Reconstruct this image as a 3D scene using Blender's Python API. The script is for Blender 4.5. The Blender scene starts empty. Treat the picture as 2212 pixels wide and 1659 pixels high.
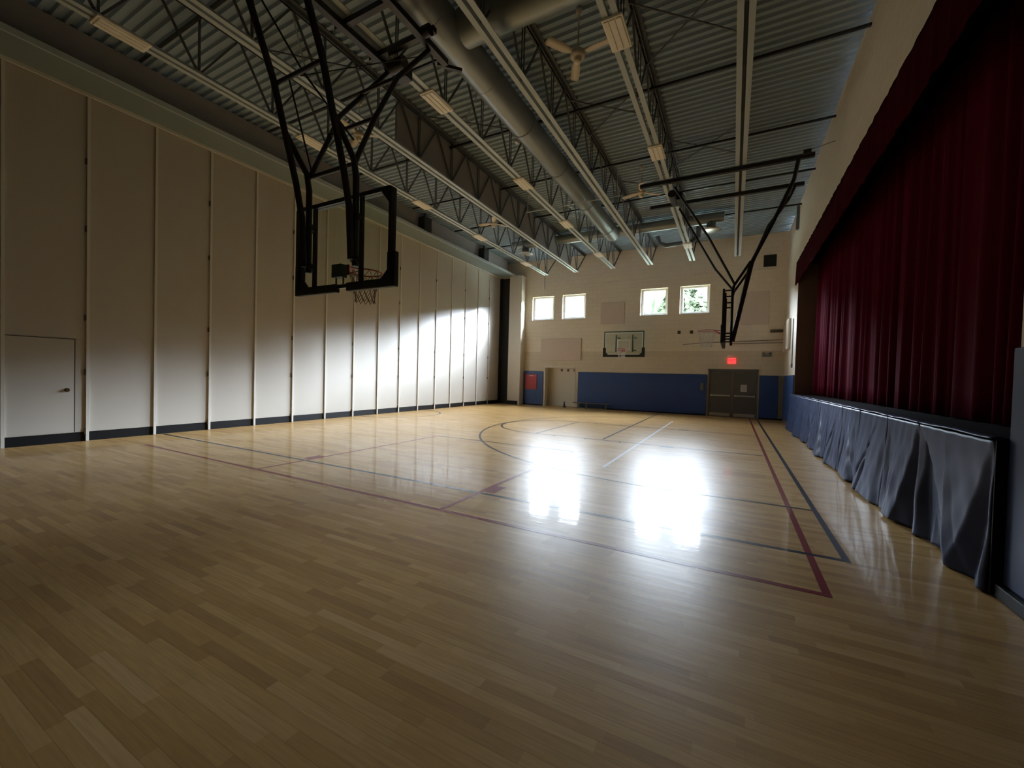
import bpy, math, random
from mathutils import Vector, Matrix
random.seed(7)
PI = math.pi
S = bpy.context.scene
COL = S.collection

# ------------------------------------------------------------------ camera
H = 1.55
yaw, pit, rol = math.radians(28.164), math.radians(-1.148), math.radians(1.498)
f = Vector((-math.sin(yaw) * math.cos(pit), math.cos(yaw) * math.cos(pit), math.sin(pit)))
ri = Vector((math.cos(yaw), math.sin(yaw), 0))
up = ri.cross(f)
r2 = ri * math.cos(rol) + up * math.sin(rol)
u2 = -ri * math.sin(rol) + up * math.cos(rol)
cam = bpy.data.cameras.new('camera')
cam.sensor_width = 36
cam.lens = 890.7 / 2212 * 36
cam.clip_start = 0.05
cam.clip_end = 400
co = bpy.data.objects.new('camera', cam)
M = Matrix((r2, u2, -f)).transposed().to_4x4()
M.translation = Vector((0, 0, H))
co.matrix_world = M
COL.objects.link(co)
S.camera = co

# ------------------------------------------------------------------ light
SKY = 150.0
w = bpy.data.worlds.new('world')
S.world = w
w.use_nodes = True
wn = w.node_tree.nodes
wl = w.node_tree.links
bg = wn['Background']
bg.inputs['Color'].default_value = (0.76, 0.89, 1.04, 1)
bg.inputs['Strength'].default_value = SKY
tcw = wn.new('ShaderNodeTexCoord')
spw = wn.new('ShaderNodeSeparateXYZ')
wl.new(tcw.outputs['Generated'], spw.inputs[0])
mrw = wn.new('ShaderNodeMapRange')   # hazy sky: brightest low above the horizon
mrw.interpolation_type = 'SMOOTHSTEP'
mrw.inputs['From Min'].default_value = 0.20
mrw.inputs['From Max'].default_value = 0.60
mrw.inputs['To Min'].default_value = SKY * 3.3
mrw.inputs['To Max'].default_value = SKY
wl.new(spw.outputs['Z'], mrw.inputs['Value'])
mrx = wn.new('ShaderNodeMapRange')   # and brighter towards the sun, off to the right
mrx.interpolation_type = 'SMOOTHSTEP'
mrx.inputs['From Min'].default_value = -0.25
mrx.inputs['From Max'].default_value = 0.55
mrx.inputs['To Min'].default_value = 0.36
mrx.inputs['To Max'].default_value = 1.75
wl.new(spw.outputs['X'], mrx.inputs['Value'])
mrz = wn.new('ShaderNodeMapRange')
mrz.interpolation_type = 'SMOOTHSTEP'
mrz.inputs['From Min'].default_value = 0.42
mrz.inputs['From Max'].default_value = 0.85
mrz.inputs['To Min'].default_value = 1.0
mrz.inputs['To Max'].default_value = 0.30
wl.new(spw.outputs['X'], mrz.inputs['Value'])
my = wn.new('ShaderNodeMath')
my.operation = 'MULTIPLY'
wl.new(mrx.outputs['Result'], my.inputs[0])
wl.new(mrz.outputs['Result'], my.inputs[1])
mw = wn.new('ShaderNodeMath')
mw.operation = 'MULTIPLY'
wl.new(mrw.outputs['Result'], mw.inputs[0])
wl.new(my.outputs[0], mw.inputs[1])
wl.new(mw.outputs[0], bg.inputs['Strength'])
S.cycles.diffuse_bounces = 8
S.cycles.max_bounces = 16
S.view_settings.view_transform = 'Standard'
S.view_settings.look = 'None'
S.view_settings.gamma = 1
S.view_settings.use_curve_mapping = False
S.view_settings.exposure = 0.48
LAMPS = [  # daylight of doorways behind the camera: x, z, width, height, power, colour
]


def portal(name, loc, sx, sz, rot):
    l = bpy.data.lights.new(name, 'AREA')
    l.shape = 'RECTANGLE'
    l.size = sx
    l.size_y = sz
    l.cycles.is_portal = True
    o = bpy.data.objects.new(name, l)
    o.location = loc
    o.rotation_euler = rot
    COL.objects.link(o)


WIN = [(-9.70, -8.45), (-7.97, -6.72), (-4.00, -2.78), (-2.25, -1.02)]
WZ = (4.58, 5.82)
for i, (a, b) in enumerate(WIN):
    portal('window_daylight', ((a + b) / 2, 20.6, sum(WZ) / 2), b - a, WZ[1] - WZ[0], (-PI / 2, 0, 0))


# ------------------------------------------------------------------ materials
def mat(name, col, rough=0.6, metal=0.0, spec=0.5, coat=0.0, crough=0.1, sheen=0.0, em=None, es=0.0, var=0.0, vscale=3.0,
        bump=0.0, bscale=60.0):
    m = bpy.data.materials.new(name)
    m.use_nodes = True
    nt = m.node_tree
    b = nt.nodes['Principled BSDF']
    b.inputs['Base Color'].default_value = (*col, 1)
    b.inputs['Roughness'].default_value = rough
    b.inputs['Metallic'].default_value = metal
    b.inputs['Specular IOR Level'].default_value = spec
    b.inputs['Coat Weight'].default_value = coat
    b.inputs['Coat Roughness'].default_value = crough
    if sheen:
        b.inputs['Sheen Weight'].default_value = sheen
        b.inputs['Sheen Roughness'].default_value = 0.4
    if em:
        b.inputs['Emission Color'].default_value = (*em, 1)
        b.inputs['Emission Strength'].default_value = es
    tc = None
    if var or bump:
        tc = nt.nodes.new('ShaderNodeTexCoord')
    if var:
        n = nt.nodes.new('ShaderNodeTexNoise')
        n.inputs['Scale'].default_value = vscale
        n.inputs['Detail'].default_value = 4
        nt.links.new(tc.outputs['Object'], n.inputs['Vector'])
        r = nt.nodes.new('ShaderNodeMapRange')
        r.inputs['To Min'].default_value = 1 - var
        r.inputs['To Max'].default_value = 1 + var
        nt.links.new(n.outputs['Fac'], r.inputs['Value'])
        mx = nt.nodes.new('ShaderNodeVectorMath')
        mx.operation = 'SCALE'
        mx.inputs[0].default_value = col
        nt.links.new(r.outputs['Result'], mx.inputs['Scale'])
        nt.links.new(mx.outputs['Vector'], b.inputs['Base Color'])
    if bump:
        n = nt.nodes.new('ShaderNodeTexNoise')
        n.inputs['Scale'].default_value = bscale
        n.inputs['Detail'].default_value = 3
        nt.links.new(tc.outputs['Object'], n.inputs['Vector'])
        bp = nt.nodes.new('ShaderNodeBump')
        bp.inputs['Strength'].default_value = bump
        bp.inputs['Distance'].default_value = 0.01
        nt.links.new(n.outputs['Fac'], bp.inputs['Height'])
        nt.links.new(bp.outputs['Normal'], b.inputs['Normal'])
    return m


def mth(nt, op, a, b=None, c=None):
    n = nt.nodes.new('ShaderNodeMath')
    n.operation = op
    for i, v in enumerate((a, b, c)):
        if v is None:
            continue
        if isinstance(v, (int, float)):
            n.inputs[i].default_value = v
        else:
            nt.links.new(v, n.inputs[i])
    return n.outputs[0]


def floor_bump(nt, b, strength=0.16):
    tc = nt.nodes.new('ShaderNodeTexCoord')
    mp = nt.nodes.new('ShaderNodeMapping')
    mp.inputs['Scale'].default_value = (1.1, 9.0, 1)
    nt.links.new(tc.outputs['Object'], mp.inputs['Vector'])
    n = nt.nodes.new('ShaderNodeTexNoise')
    n.inputs['Scale'].default_value = 1.6
    n.inputs['Detail'].default_value = 3
    nt.links.new(mp.outputs['Vector'], n.inputs['Vector'])
    bp = nt.nodes.new('ShaderNodeBump')
    bp.inputs['Strength'].default_value = strength
    bp.inputs['Distance'].default_value = 0.006
    nt.links.new(n.outputs['Fac'], bp.inputs['Height'])
    nt.links.new(bp.outputs['Normal'], b.inputs['Normal'])
    nt.links.new(bp.outputs['Normal'], b.inputs['Coat Normal'])


def floor_mat():
    m = mat('maple_floor', (0.5, 0.33, 0.17), rough=0.36, spec=0.11, coat=0.20, crough=0.055)
    nt = m.node_tree
    b = nt.nodes['Principled BSDF']
    tc = nt.nodes.new('ShaderNodeTexCoord')
    sp = nt.nodes.new('ShaderNodeSeparateXYZ')
    nt.links.new(tc.outputs['Object'], sp.inputs[0])
    W = 0.066
    ys = mth(nt, 'DIVIDE', sp.outputs['Y'], W)
    row = mth(nt, 'FLOOR', ys)
    wn1 = nt.nodes.new('ShaderNodeTexWhiteNoise')
    wn1.noise_dimensions = '1D'
    nt.links.new(row, wn1.inputs['W'])
    off = mth(nt, 'MULTIPLY', wn1.outputs['Value'], 3.7)
    xs = mth(nt, 'DIVIDE', mth(nt, 'ADD', sp.outputs['X'], off), 0.62)
    colm = mth(nt, 'FLOOR', xs)
    cb = nt.nodes.new('ShaderNodeCombineXYZ')
    nt.links.new(row, cb.inputs[0])
    nt.links.new(colm, cb.inputs[1])
    wn2 = nt.nodes.new('ShaderNodeTexWhiteNoise')
    wn2.noise_dimensions = '2D'
    nt.links.new(cb.outputs[0], wn2.inputs['Vector'])
    cr = nt.nodes.new('ShaderNodeValToRGB')
    e = cr.color_ramp.elements
    e[0].position = 0.0
    e[0].color = (0.44, 0.255, 0.10, 1)
    e[1].position = 1.0
    e[1].color = (0.66, 0.42, 0.185, 1)
    for p, c in ((0.12, (0.50, 0.29, 0.105, 1)), (0.55, (0.57, 0.345, 0.13, 1)), (0.9, (0.61, 0.38, 0.15, 1))):
        k = e.new(p)
        k.color = c
    nt.links.new(wn2.outputs['Value'], cr.inputs[0])
    mp = nt.nodes.new('ShaderNodeMapping')
    mp.inputs['Scale'].default_value = (2, 34, 1)
    nt.links.new(tc.outputs['Object'], mp.inputs['Vector'])
    g = nt.nodes.new('ShaderNodeTexNoise')
    g.inputs['Scale'].default_value = 2.0
    g.inputs['Detail'].default_value = 5
    nt.links.new(mp.outputs['Vector'], g.inputs['Vector'])
    gr = nt.nodes.new('ShaderNodeMapRange')
    gr.inputs['From Min'].default_value = 0.3
    gr.inputs['From Max'].default_value = 0.7
    gr.inputs['To Min'].default_value = 0.88
    gr.inputs['To Max'].default_value = 1.08
    nt.links.new(g.outputs['Fac'], gr.inputs['Value'])
    # seams
    fr = mth(nt, 'FRACT', ys)
    seam = mth(nt, 'GREATER_THAN', fr, 0.045)
    sm = mth(nt, 'MULTIPLY_ADD', seam, 0.25, 0.75)
    tot = mth(nt, 'MULTIPLY', gr.outputs['Result'], sm)
    mx = nt.nodes.new('ShaderNodeVectorMath')
    mx.operation = 'SCALE'
    nt.links.new(cr.outputs['Color'], mx.inputs[0])
    nt.links.new(tot, mx.inputs['Scale'])
    nt.links.new(mx.outputs['Vector'], b.inputs['Base Color'])
    # roughness variation (scuffs)
    n2 = nt.nodes.new('ShaderNodeTexNoise')
    n2.inputs['Scale'].default_value = 0.9
    n2.inputs['Detail'].default_value = 6
    nt.links.new(tc.outputs['Object'], n2.inputs['Vector'])
    rr = nt.nodes.new('ShaderNodeMapRange')
    rr.inputs['To Min'].default_value = 0.26
    rr.inputs['To Max'].default_value = 0.46
    nt.links.new(n2.outputs['Fac'], rr.inputs['Value'])
    nt.links.new(rr.outputs['Result'], b.inputs['Roughness'])
    floor_bump(nt, b)
    return m


def line_mat(name, col):
    m = mat(name, col, rough=0.36, spec=0.11, coat=0.20, crough=0.055)
    floor_bump(m.node_tree, m.node_tree.nodes['Principled BSDF'])
    return m


def block_mat(name, col, band=None, bandz=2.87, axis='X'):
    """painted concrete block: running bond 400 x 200 mm; axis = horizontal axis of the wall"""
    m = mat(name, col, rough=0.62, spec=0.3)
    nt = m.node_tree
    b = nt.nodes['Principled BSDF']
    tc = nt.nodes.new('ShaderNodeTexCoord')
    sp = nt.nodes.new('ShaderNodeSeparateXYZ')
    nt.links.new(tc.outputs['Object'], sp.inputs[0])
    cb = nt.nodes.new('ShaderNodeCombineXYZ')
    nt.links.new(sp.outputs[axis], cb.inputs[0])
    nt.links.new(sp.outputs['Z'], cb.inputs[1])
    br = nt.nodes.new('ShaderNodeTexBrick')
    br.inputs['Scale'].default_value = 1.0
    br.inputs['Brick Width'].default_value = 0.41
    br.inputs['Row Height'].default_value = 0.205
    br.inputs['Mortar Size'].default_value = 0.008
    br.inputs['Mortar Smooth'].default_value = 0.4
    br.inputs['Color1'].default_value = (1, 1, 1, 1)
    br.inputs['Color2'].default_value = (0.96, 0.96, 0.96, 1)
    br.inputs['Mortar'].default_value = (0.86, 0.86, 0.86, 1)
    nt.links.new(cb.outputs[0], br.inputs['Vector'])
    mix = nt.nodes.new('ShaderNodeMix')
    mix.data_type = 'RGBA'
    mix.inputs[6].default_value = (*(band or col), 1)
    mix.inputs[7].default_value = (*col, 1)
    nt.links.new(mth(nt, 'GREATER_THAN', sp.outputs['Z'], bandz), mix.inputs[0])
    mul = nt.nodes.new('ShaderNodeMix')
    mul.data_type = 'RGBA'
    mul.blend_type = 'MULTIPLY'
    mul.inputs[0].default_value = 1
    nt.links.new(mix.outputs[2], mul.inputs[6])
    nt.links.new(br.outputs['Color'], mul.inputs[7])
    nt.links.new(mul.outputs[2], b.inputs['Base Color'])
    n = nt.nodes.new('ShaderNodeTexNoise')
    n.inputs['Scale'].default_value = 90
    nt.links.new(tc.outputs['Object'], n.inputs['Vector'])
    hh = mth(nt, 'ADD', mth(nt, 'MULTIPLY', br.outputs['Fac'], -1.0), mth(nt, 'MULTIPLY', n.outputs['Fac'], 0.25))
    bp = nt.nodes.new('ShaderNodeBump')
    bp.inputs['Strength'].default_value = 0.35
    bp.inputs['Distance'].default_value = 0.006
    nt.links.new(hh, bp.inputs['Height'])
    nt.links.new(bp.outputs['Normal'], b.inputs['Normal'])
    return m


def glass_mat(name, refl=0.08, tint=(1, 1, 1)):
    m = bpy.data.materials.new(name)
    m.use_nodes = True
    nt = m.node_tree
    nt.nodes.remove(nt.nodes['Principled BSDF'])
    t = nt.nodes.new('ShaderNodeBsdfTransparent')
    t.inputs[0].default_value = (*tint, 1)
    g = nt.nodes.new('ShaderNodeBsdfGlossy')
    g.inputs['Roughness'].default_value = 0.03
    lw = nt.nodes.new('ShaderNodeLayerWeight')
    fr = nt.nodes.new('ShaderNodeMath')
    fr.operation = 'MULTIPLY_ADD'
    pw = nt.nodes.new('ShaderNodeMath')
    pw.operation = 'POWER'
    nt.links.new(lw.outputs['Facing'], pw.inputs[0])
    pw.inputs[1].default_value = 5.0
    nt.links.new(pw.outputs[0], fr.inputs[0])
    fr.inputs[1].default_value = 0.6
    fr.inputs[2].default_value = 0.05
    mx = nt.nodes.new('ShaderNodeMixShader')
    nt.links.new(fr.outputs[0], mx.inputs[0])
    nt.links.new(t.outputs[0], mx.inputs[1])
    nt.links.new(g.outputs[0], mx.inputs[2])
    nt.links.new(mx.outputs[0], nt.nodes['Material Output'].inputs['Surface'])
    return m


MT = dict(
    floor=floor_mat(),
    red_line=line_mat('red_line_paint', (0.22, 0.018, 0.02)),
    blue_line=line_mat('dark_blue_line_paint', (0.014, 0.018, 0.034)),
    grey_line=line_mat('dark_grey_line_paint', (0.05, 0.038, 0.03)),
    white_line=line_mat('white_line_paint', (0.75, 0.72, 0.68)),
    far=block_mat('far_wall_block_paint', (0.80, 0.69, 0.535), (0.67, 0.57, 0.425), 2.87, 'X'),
    side=block_mat('side_wall_block_paint', (0.70, 0.63, 0.51), None, 2.87, 'Y'),
    dry=mat('grey_drywall_paint', (0.36, 0.335, 0.32), 0.8, var=0.05),
    panel=mat('partition_vinyl', (0.53, 0.49, 0.43), 0.42, spec=0.45, var=0.04, vscale=1.5, bump=0.05, bscale=8),
    cream=mat('cream_column_paint', (0.68, 0.61, 0.50), 0.55, var=0.03),
    strip=mat('white_edge_metal', (0.70, 0.67, 0.61), 0.35, spec=0.4),
    rubber=mat('black_rubber', (0.006, 0.006, 0.007), 0.5, spec=0.25),
    dark=mat('dark_recess_paint', (0.02, 0.02, 0.022), 0.7),
    steel=mat('grey_steel_paint', (0.12, 0.13, 0.14), 0.5, var=0.06),  # also the shaded copy of the joist paint, on top chords and webs
    deck=mat('ribbed_deck_paint', (0.32, 0.40, 0.47), 0.6, spec=0.15, var=0.08, vscale=1.0),
    chord=mat('lit_grey_chord_paint', (0.50, 0.56, 0.57), 0.45, var=0.05),  # joist grey lightened for light from below; also serves pale fittings
    beam=mat('grey_green_beam_paint', (0.22, 0.27, 0.27), 0.5, var=0.05),
    duct=mat('galvanised_duct_metal', (0.30, 0.33, 0.335), 0.38, metal=0.5, var=0.05, vscale=2),
    black=mat('black_enamel', (0.010, 0.010, 0.011), 0.38),
    pad=mat('black_foam_pad', (0.014, 0.018, 0.015), 0.55),
    beige=mat('beige_fixture_lens', (0.90, 0.85, 0.74), 0.4),
    fanw=mat('cream_fan_enamel', (0.68, 0.60, 0.48), 0.4),
    rim=mat('orange_red_rim', (0.42, 0.045, 0.03), 0.4),
    net=mat('white_net_cord', (0.62, 0.56, 0.50), 0.8),
    netw=mat('brown_net_cord', (0.28, 0.17, 0.13), 0.8),
    glassb=glass_mat('backboard_glass', tint=(0.84, 0.90, 0.84)),
    glass=glass_mat('window_glass'),
    whiteb=mat('white_board_marking', (0.75, 0.75, 0.70), 0.5),
    greenf=mat('dark_green_frame', (0.03, 0.06, 0.035), 0.5),
    blue=mat('blue_pad_vinyl', (0.025, 0.065, 0.21), 0.42, spec=0.5, var=0.06),
    navy=mat('navy_skirt_vinyl', (0.022, 0.042, 0.115), 0.43, spec=0.4, var=0.08, bump=0.06, bscale=14),
    redm=mat('red_vinyl', (0.40, 0.03, 0.03), 0.45),
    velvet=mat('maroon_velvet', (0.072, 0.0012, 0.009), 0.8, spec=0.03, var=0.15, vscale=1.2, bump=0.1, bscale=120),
    door=mat('grey_brown_door_paint', (0.115, 0.105, 0.085), 0.45),
    dframe=mat('door_frame_paint', (0.16, 0.15, 0.12), 0.45),
    chrome=mat('brushed_metal', (0.55, 0.54, 0.5), 0.3, metal=0.8),
    acoustic=mat('acoustic_fabric', (0.66, 0.53, 0.43), 0.9, bump=0.1, bscale=200),
    rolld=mat('cream_metal_door', (0.70, 0.65, 0.53), 0.5),
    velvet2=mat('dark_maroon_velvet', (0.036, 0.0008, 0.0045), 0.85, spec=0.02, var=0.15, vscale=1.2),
    brown=mat('brown_reveal_paint', (0.13, 0.085, 0.06), 0.7),
    stagef=mat('dark_stage_boards', (0.008, 0.007, 0.007), 0.6, spec=0.1),
    paper=mat('white_paper', (0.6, 0.57, 0.52), 0.7),
    greyink=mat('grey_ink', (0.3, 0.28, 0.27), 0.7),
    brass=mat('dark_brass', (0.10, 0.075, 0.04), 0.4, metal=0.6),
    white=mat('white_window_frame', (0.78, 0.78, 0.76), 0.45),
    exitr=mat('exit_sign_glow', (0.5, 0.02, 0.02), 0.4, em=(1.0, 0.05, 0.05), es=1.35),
    exitl=mat('exit_sign_letters', (0.2, 0.01, 0.01), 0.4, em=(0.5, 0.0, 0.005), es=0.25),
    grass=mat('grass', (0.16, 0.17, 0.12), 0.9, var=0.3),
    bark=mat('bark', (0.012, 0.009, 0.006), 0.9),
    leaf=mat('leaves', (0.0105, 0.0135, 0.0080), 0.9, spec=0.0, var=0.7, vscale=2.2),
)


# ------------------------------------------------------------------ mesh helpers
class MB:
    def __init__(s):
        s.v = []
        s.f = []
        s.sm = []
        s.marks = []

    def add(s, vs, fs, smooth=False):
        o = len(s.v)
        s.v += [tuple(v) for v in vs]
        s.f += [tuple(i + o for i in q) for q in fs]
        s.sm += [smooth] * len(fs)
        return s

    def box(s, x0, x1, y0, y1, z0, z1):
        s.marks.append((len(s.v), len(s.f)))
        vs = [(x, y, z) for z in (z0, z1) for y in (y0, y1) for x in (x0, x1)]
        return s.add(vs, [(0, 2, 3, 1), (4, 5, 7, 6), (0, 1, 5, 4), (2, 6, 7, 3), (0, 4, 6, 2), (1, 3, 7, 5)])

    def bar(s, a, b, wx, wy=None, upv=(0, 0, 1)):
        """rectangular bar between two points"""
        wy = wy or wx
        s.marks.append((len(s.v), len(s.f)))
        a = Vector(a)
        b = Vector(b)
        d = (b - a).normalized()
        u = Vector(upv)
        if abs(d.dot(u)) > 0.95:
            u = Vector((1, 0, 0))
        x = d.cross(u).normalized()
        y = x.cross(d).normalized()
        vs = []
        for p in (a, b):
            for i, j in ((-1, -1), (1, -1), (1, 1), (-1, 1)):
                vs.append(p + x * i * wx / 2 + y * j * wy / 2)
        return s.add(vs, [(0, 3, 2, 1), (4, 5, 6, 7), (0, 1, 5, 4), (1, 2, 6, 5), (2, 3, 7, 6), (3, 0, 4, 7)])

    def tube(s, pts, r, n=10, cap=True, closed=False):
        s.marks.append((len(s.v), len(s.f)))
        pts = [Vector(p) for p in pts]
        rs = r if isinstance(r, (list, tuple)) else [r] * len(pts)
        rings = []
        N = len(pts)
        prevx = None
        for i, p in enumerate(pts):
            if closed:
                d = (pts[(i + 1) % N] - pts[i - 1]).normalized()
            elif i == 0:
                d = (pts[1] - p).normalized()
            elif i == N - 1:
                d = (p - pts[i - 1]).normalized()
            else:
                d = ((pts[i + 1] - p).normalized() + (p - pts[i - 1]).normalized()).normalized()
            if prevx is None:
                u = Vector((0, 0, 1)) if abs(d.z) < 0.9 else Vector((0, 1, 0))
                x = d.cross(u).normalized()
            else:
                x = (prevx - d * prevx.dot(d)).normalized()
            prevx = x
            y = d.cross(x)
            rings.append([p + (x * math.cos(2 * PI * k / n) + y * math.sin(2 * PI * k / n)) * rs[i] for k in range(n)])
        vs = [v for rg in rings for v in rg]
        fs = []
        for i in range(N if closed else N - 1):
            j = (i + 1) % N
            for k in range(n):
                fs.append((i * n + k, i * n + (k + 1) % n, j * n + (k + 1) % n, j * n + k))
        s.add(vs, fs, True)
        if cap and not closed:
            s.add(rings[0], [tuple(range(n))[::-1]])
            s.add(rings[-1], [tuple(range(n))])
        return s

    def lathe(s, prof, c, n=24):
        """profile (r,z) around vertical axis at c"""
        vs = []
        for r, z in prof:
            for k in range(n):
                a = 2 * PI * k / n
                vs.append((c[0] + r * math.cos(a), c[1] + r * math.sin(a), c[2] + z))
        fs = []
        for i in range(len(prof) - 1):
            for k in range(n):
                fs.append((i * n + k, i * n + (k + 1) % n, (i + 1) * n + (k + 1) % n, (i + 1) * n + k))
        return s.add(vs, fs, True)

    def grid(s, fn, nu, nv, smooth=True):
        vs = [fn(i / nu, j / nv) for j in range(nv + 1) for i in range(nu + 1)]
        fs = [(j * (nu + 1) + i, j * (nu + 1) + i + 1, (j + 1) * (nu + 1) + i + 1, (j + 1) * (nu + 1) + i)
              for j in range(nv) for i in range(nu)]
        return s.add(vs, fs, smooth)

    def parts(s, name, m, parent, **k):
        """each primitive becomes a part of its own"""
        mk = s.marks + [(len(s.v), len(s.f))]
        out = []
        for (v0, f0), (v1, f1) in zip(mk[:-1], mk[1:]):
            q = MB()
            q.v = s.v[v0:v1]
            q.f = [tuple(i - v0 for i in fc) for fc in s.f[f0:f1]]
            q.sm = s.sm[f0:f1]
            out.append(q.obj(name, m, parent=parent, **k))
        return out

    def obj(s, name, m, parent=None, origin=None, label=None, cat=None, group=None, kind=None, bevel=0, solid=0):
        me = bpy.data.meshes.new(name)
        if origin is None:
            origin = (0, 0, 0)
        po = Vector((0, 0, 0))
        me.from_pydata([tuple(Vector(v) - Vector(origin)) for v in s.v], [], s.f)
        me.polygons.foreach_set('use_smooth', s.sm)
        me.materials.append(MT[m] if isinstance(m, str) else m)
        me.update()
        o = bpy.data.objects.new(name, me)
        COL.objects.link(o)
        if parent is not None:
            o.parent = parent
            po = world_origin(parent)
        o.location = Vector(origin) - po
        o['_wo'] = list(origin)
        if solid:
            md = o.modifiers.new('solidify', 'SOLIDIFY')
            md.thickness = solid
            md.offset = 0
        if bevel:
            md = o.modifiers.new('bevel', 'BEVEL')
            md.width = bevel
            md.segments = 2
            md.limit_method = 'ANGLE'
        tag(o, label, cat, group, kind)
        return o


def world_origin(o):
    return Vector(o['_wo']) if '_wo' in o.keys() else Vector((0, 0, 0))


def tag(o, label=None, cat=None, group=None, kind=None):
    if label:
        o['label'] = label
    if cat:
        o['category'] = cat
    if group:
        o['group'] = group
    if kind:
        o['kind'] = kind
    return o


def empty(name, loc, label, cat, group=None):
    o = bpy.data.objects.new(name, None)
    o.empty_display_size = 0.2
    o.location = loc
    o['_wo'] = list(loc)
    COL.objects.link(o)
    return tag(o, label, cat, group)


def copy_thing(root, loc, label, rotz=0.0):
    r = root.copy()
    COL.objects.link(r)
    r.location = loc
    r.rotation_euler = (0, 0, rotz)
    r['label'] = label
    r['_wo'] = list(loc)
    for ch in list(root.children):
        c = ch.copy()
        COL.objects.link(c)
        c.parent = r
        for g in list(ch.children):
            d = g.copy()
            COL.objects.link(d)
            d.parent = c
    return r


# ------------------------------------------------------------------ dimensions
XL, XR, YF, YB, ZC = -11.56, 1.85, 20.25, -13.0, 7.77
Y0, Y1 = 4.42, 17.0         # stage opening
SH = 1.17                   # stage height
VT = 5.57                   # top of stage opening

# ------------------------------------------------------------------ shell
fl = MB().box(-12.0, XR, YB, YF + 0.9, -0.15, 0.0).obj('floor', 'floor', kind='structure')


def strip(a, b, wd, m, nm='court_line', lab=None):
    a = Vector((*a, 0))
    b = Vector((*b, 0))
    d = (b - a).normalized()
    n = Vector((-d.y, d.x, 0)) * wd / 2
    z = Vector((0, 0, strip.z))
    strip.z += 0.00004
    return MB().add([a - n + z, b - n + z, b + n + z, a + n + z], [(0, 1, 2, 3)]).obj(nm, m, parent=fl, label=lab)


strip.z = 0.0012


def arc(c, r, a0, a1, wd, m, lab=None, n=64):
    z = strip.z
    strip.z += 0.00004
    vs = []
    for i in range(n + 1):
        a = math.radians(a0 + (a1 - a0) * i / n)
        for q in (r - wd / 2, r + wd / 2):
            vs.append((c[0] + q * math.cos(a), c[1] + q * math.sin(a), z))
    fs = [(2 * i, 2 * i + 1, 2 * i + 3, 2 * i + 2) for i in range(n)]
    return MB().add(vs, fs).obj('court_arc', m, parent=fl, label=lab)


LW = 0.057
strip((-10.2, 3.75), (0.68, 3.75), LW, 'red_line', lab='red end line')
strip((0.66, 3.72), (0.66, 20.0), LW, 'red_line', lab='red side line')
strip((-11.5, 4.57), (0.95, 4.57), LW, 'blue_line', lab='dark blue end line')
strip((0.93, 4.54), (0.93, 20.0), LW, 'blue_line', lab='dark blue side line')
strip((-2.90, 3.78), (-2.90, 8.2), LW, 'red_line', lab='dull red lane line')
strip((-6.45, 3.78), (-6.45, 8.2), LW, 'red_line', lab='dull red lane line')
strip((-6.45, 8.2), (-2.90, 8.2), LW, 'grey_line')
strip((-2.82, 4.66), (-2.82, 4.98), 0.21, 'red_line', 'lane_block')
strip((-6.53, 4.66), (-6.53, 4.98), 0.21, 'red_line', 'lane_block')
strip((-2.86, 10.3), (-2.93, 19.6), LW, 'grey_line')
strip((-1.94, 7.07), (-1.94, 16.5), 0.06, 'white_line', lab='white line')
# side court key
strip((-4.68, 10.15), (0.60, 10.15), LW, 'grey_line')
strip((-4.68, 13.75), (0.60, 13.75), LW, 'grey_line')
strip((-4.68, 10.15), (-4.68, 13.75), LW, 'grey_line')
arc((-4.68, 11.95), 1.8, 90, 270, LW, 'grey_line')
arc((-0.75, 11.95), 5.78, 90, 270, LW, 'grey_line')
strip((-0.75, 6.17), (0.9, 6.17), LW, 'grey_line')
strip((-0.75, 17.73), (0.9, 17.73), LW, 'grey_line')
arc((-11.5, 11.95), 1.72, -89, 89, LW, 'grey_line')
for x in (-1.28,):
    strip((x - 0.17, 10.07), (x + 0.13, 10.07), 0.13, 'blue_line', 'lane_block')
    strip((x - 0.17, 13.83), (x + 0.13, 13.83), 0.13, 'blue_line', 'lane_block')
for x in (-2.38, -3.25, -4.1):
    strip((x, 10.02), (x, 10.14), 0.05, 'grey_line', 'lane_tick')
    strip((x, 13.76), (x, 13.88), 0.05, 'grey_line', 'lane_tick')

# far wall with window and door openings, built from tiles
DL = (-8.90, -7.15, 2.08)
DR = (-0.98, 0.94, 2.08)
m = MB()
xs = sorted({-12.0, XR + 0.2, DL[0], DL[1], DR[0], DR[1]} | {v for a in WIN for v in a})
zs = [-0.15, 2.08, WZ[0], WZ[1], ZC]
for i in range(len(xs) - 1):
    for j in range(len(zs) - 1):
        a, b, c, d = xs[i], xs[i + 1], zs[j], zs[j + 1]
        if j == 0 and any(q[0] <= a and b <= q[1] for q in (DL, DR)):
            continue
        if j == 2 and any(p <= a and b <= q for p, q in WIN):
            continue
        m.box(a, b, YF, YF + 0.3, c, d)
m.obj('wall_far', 'far', kind='structure')
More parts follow.
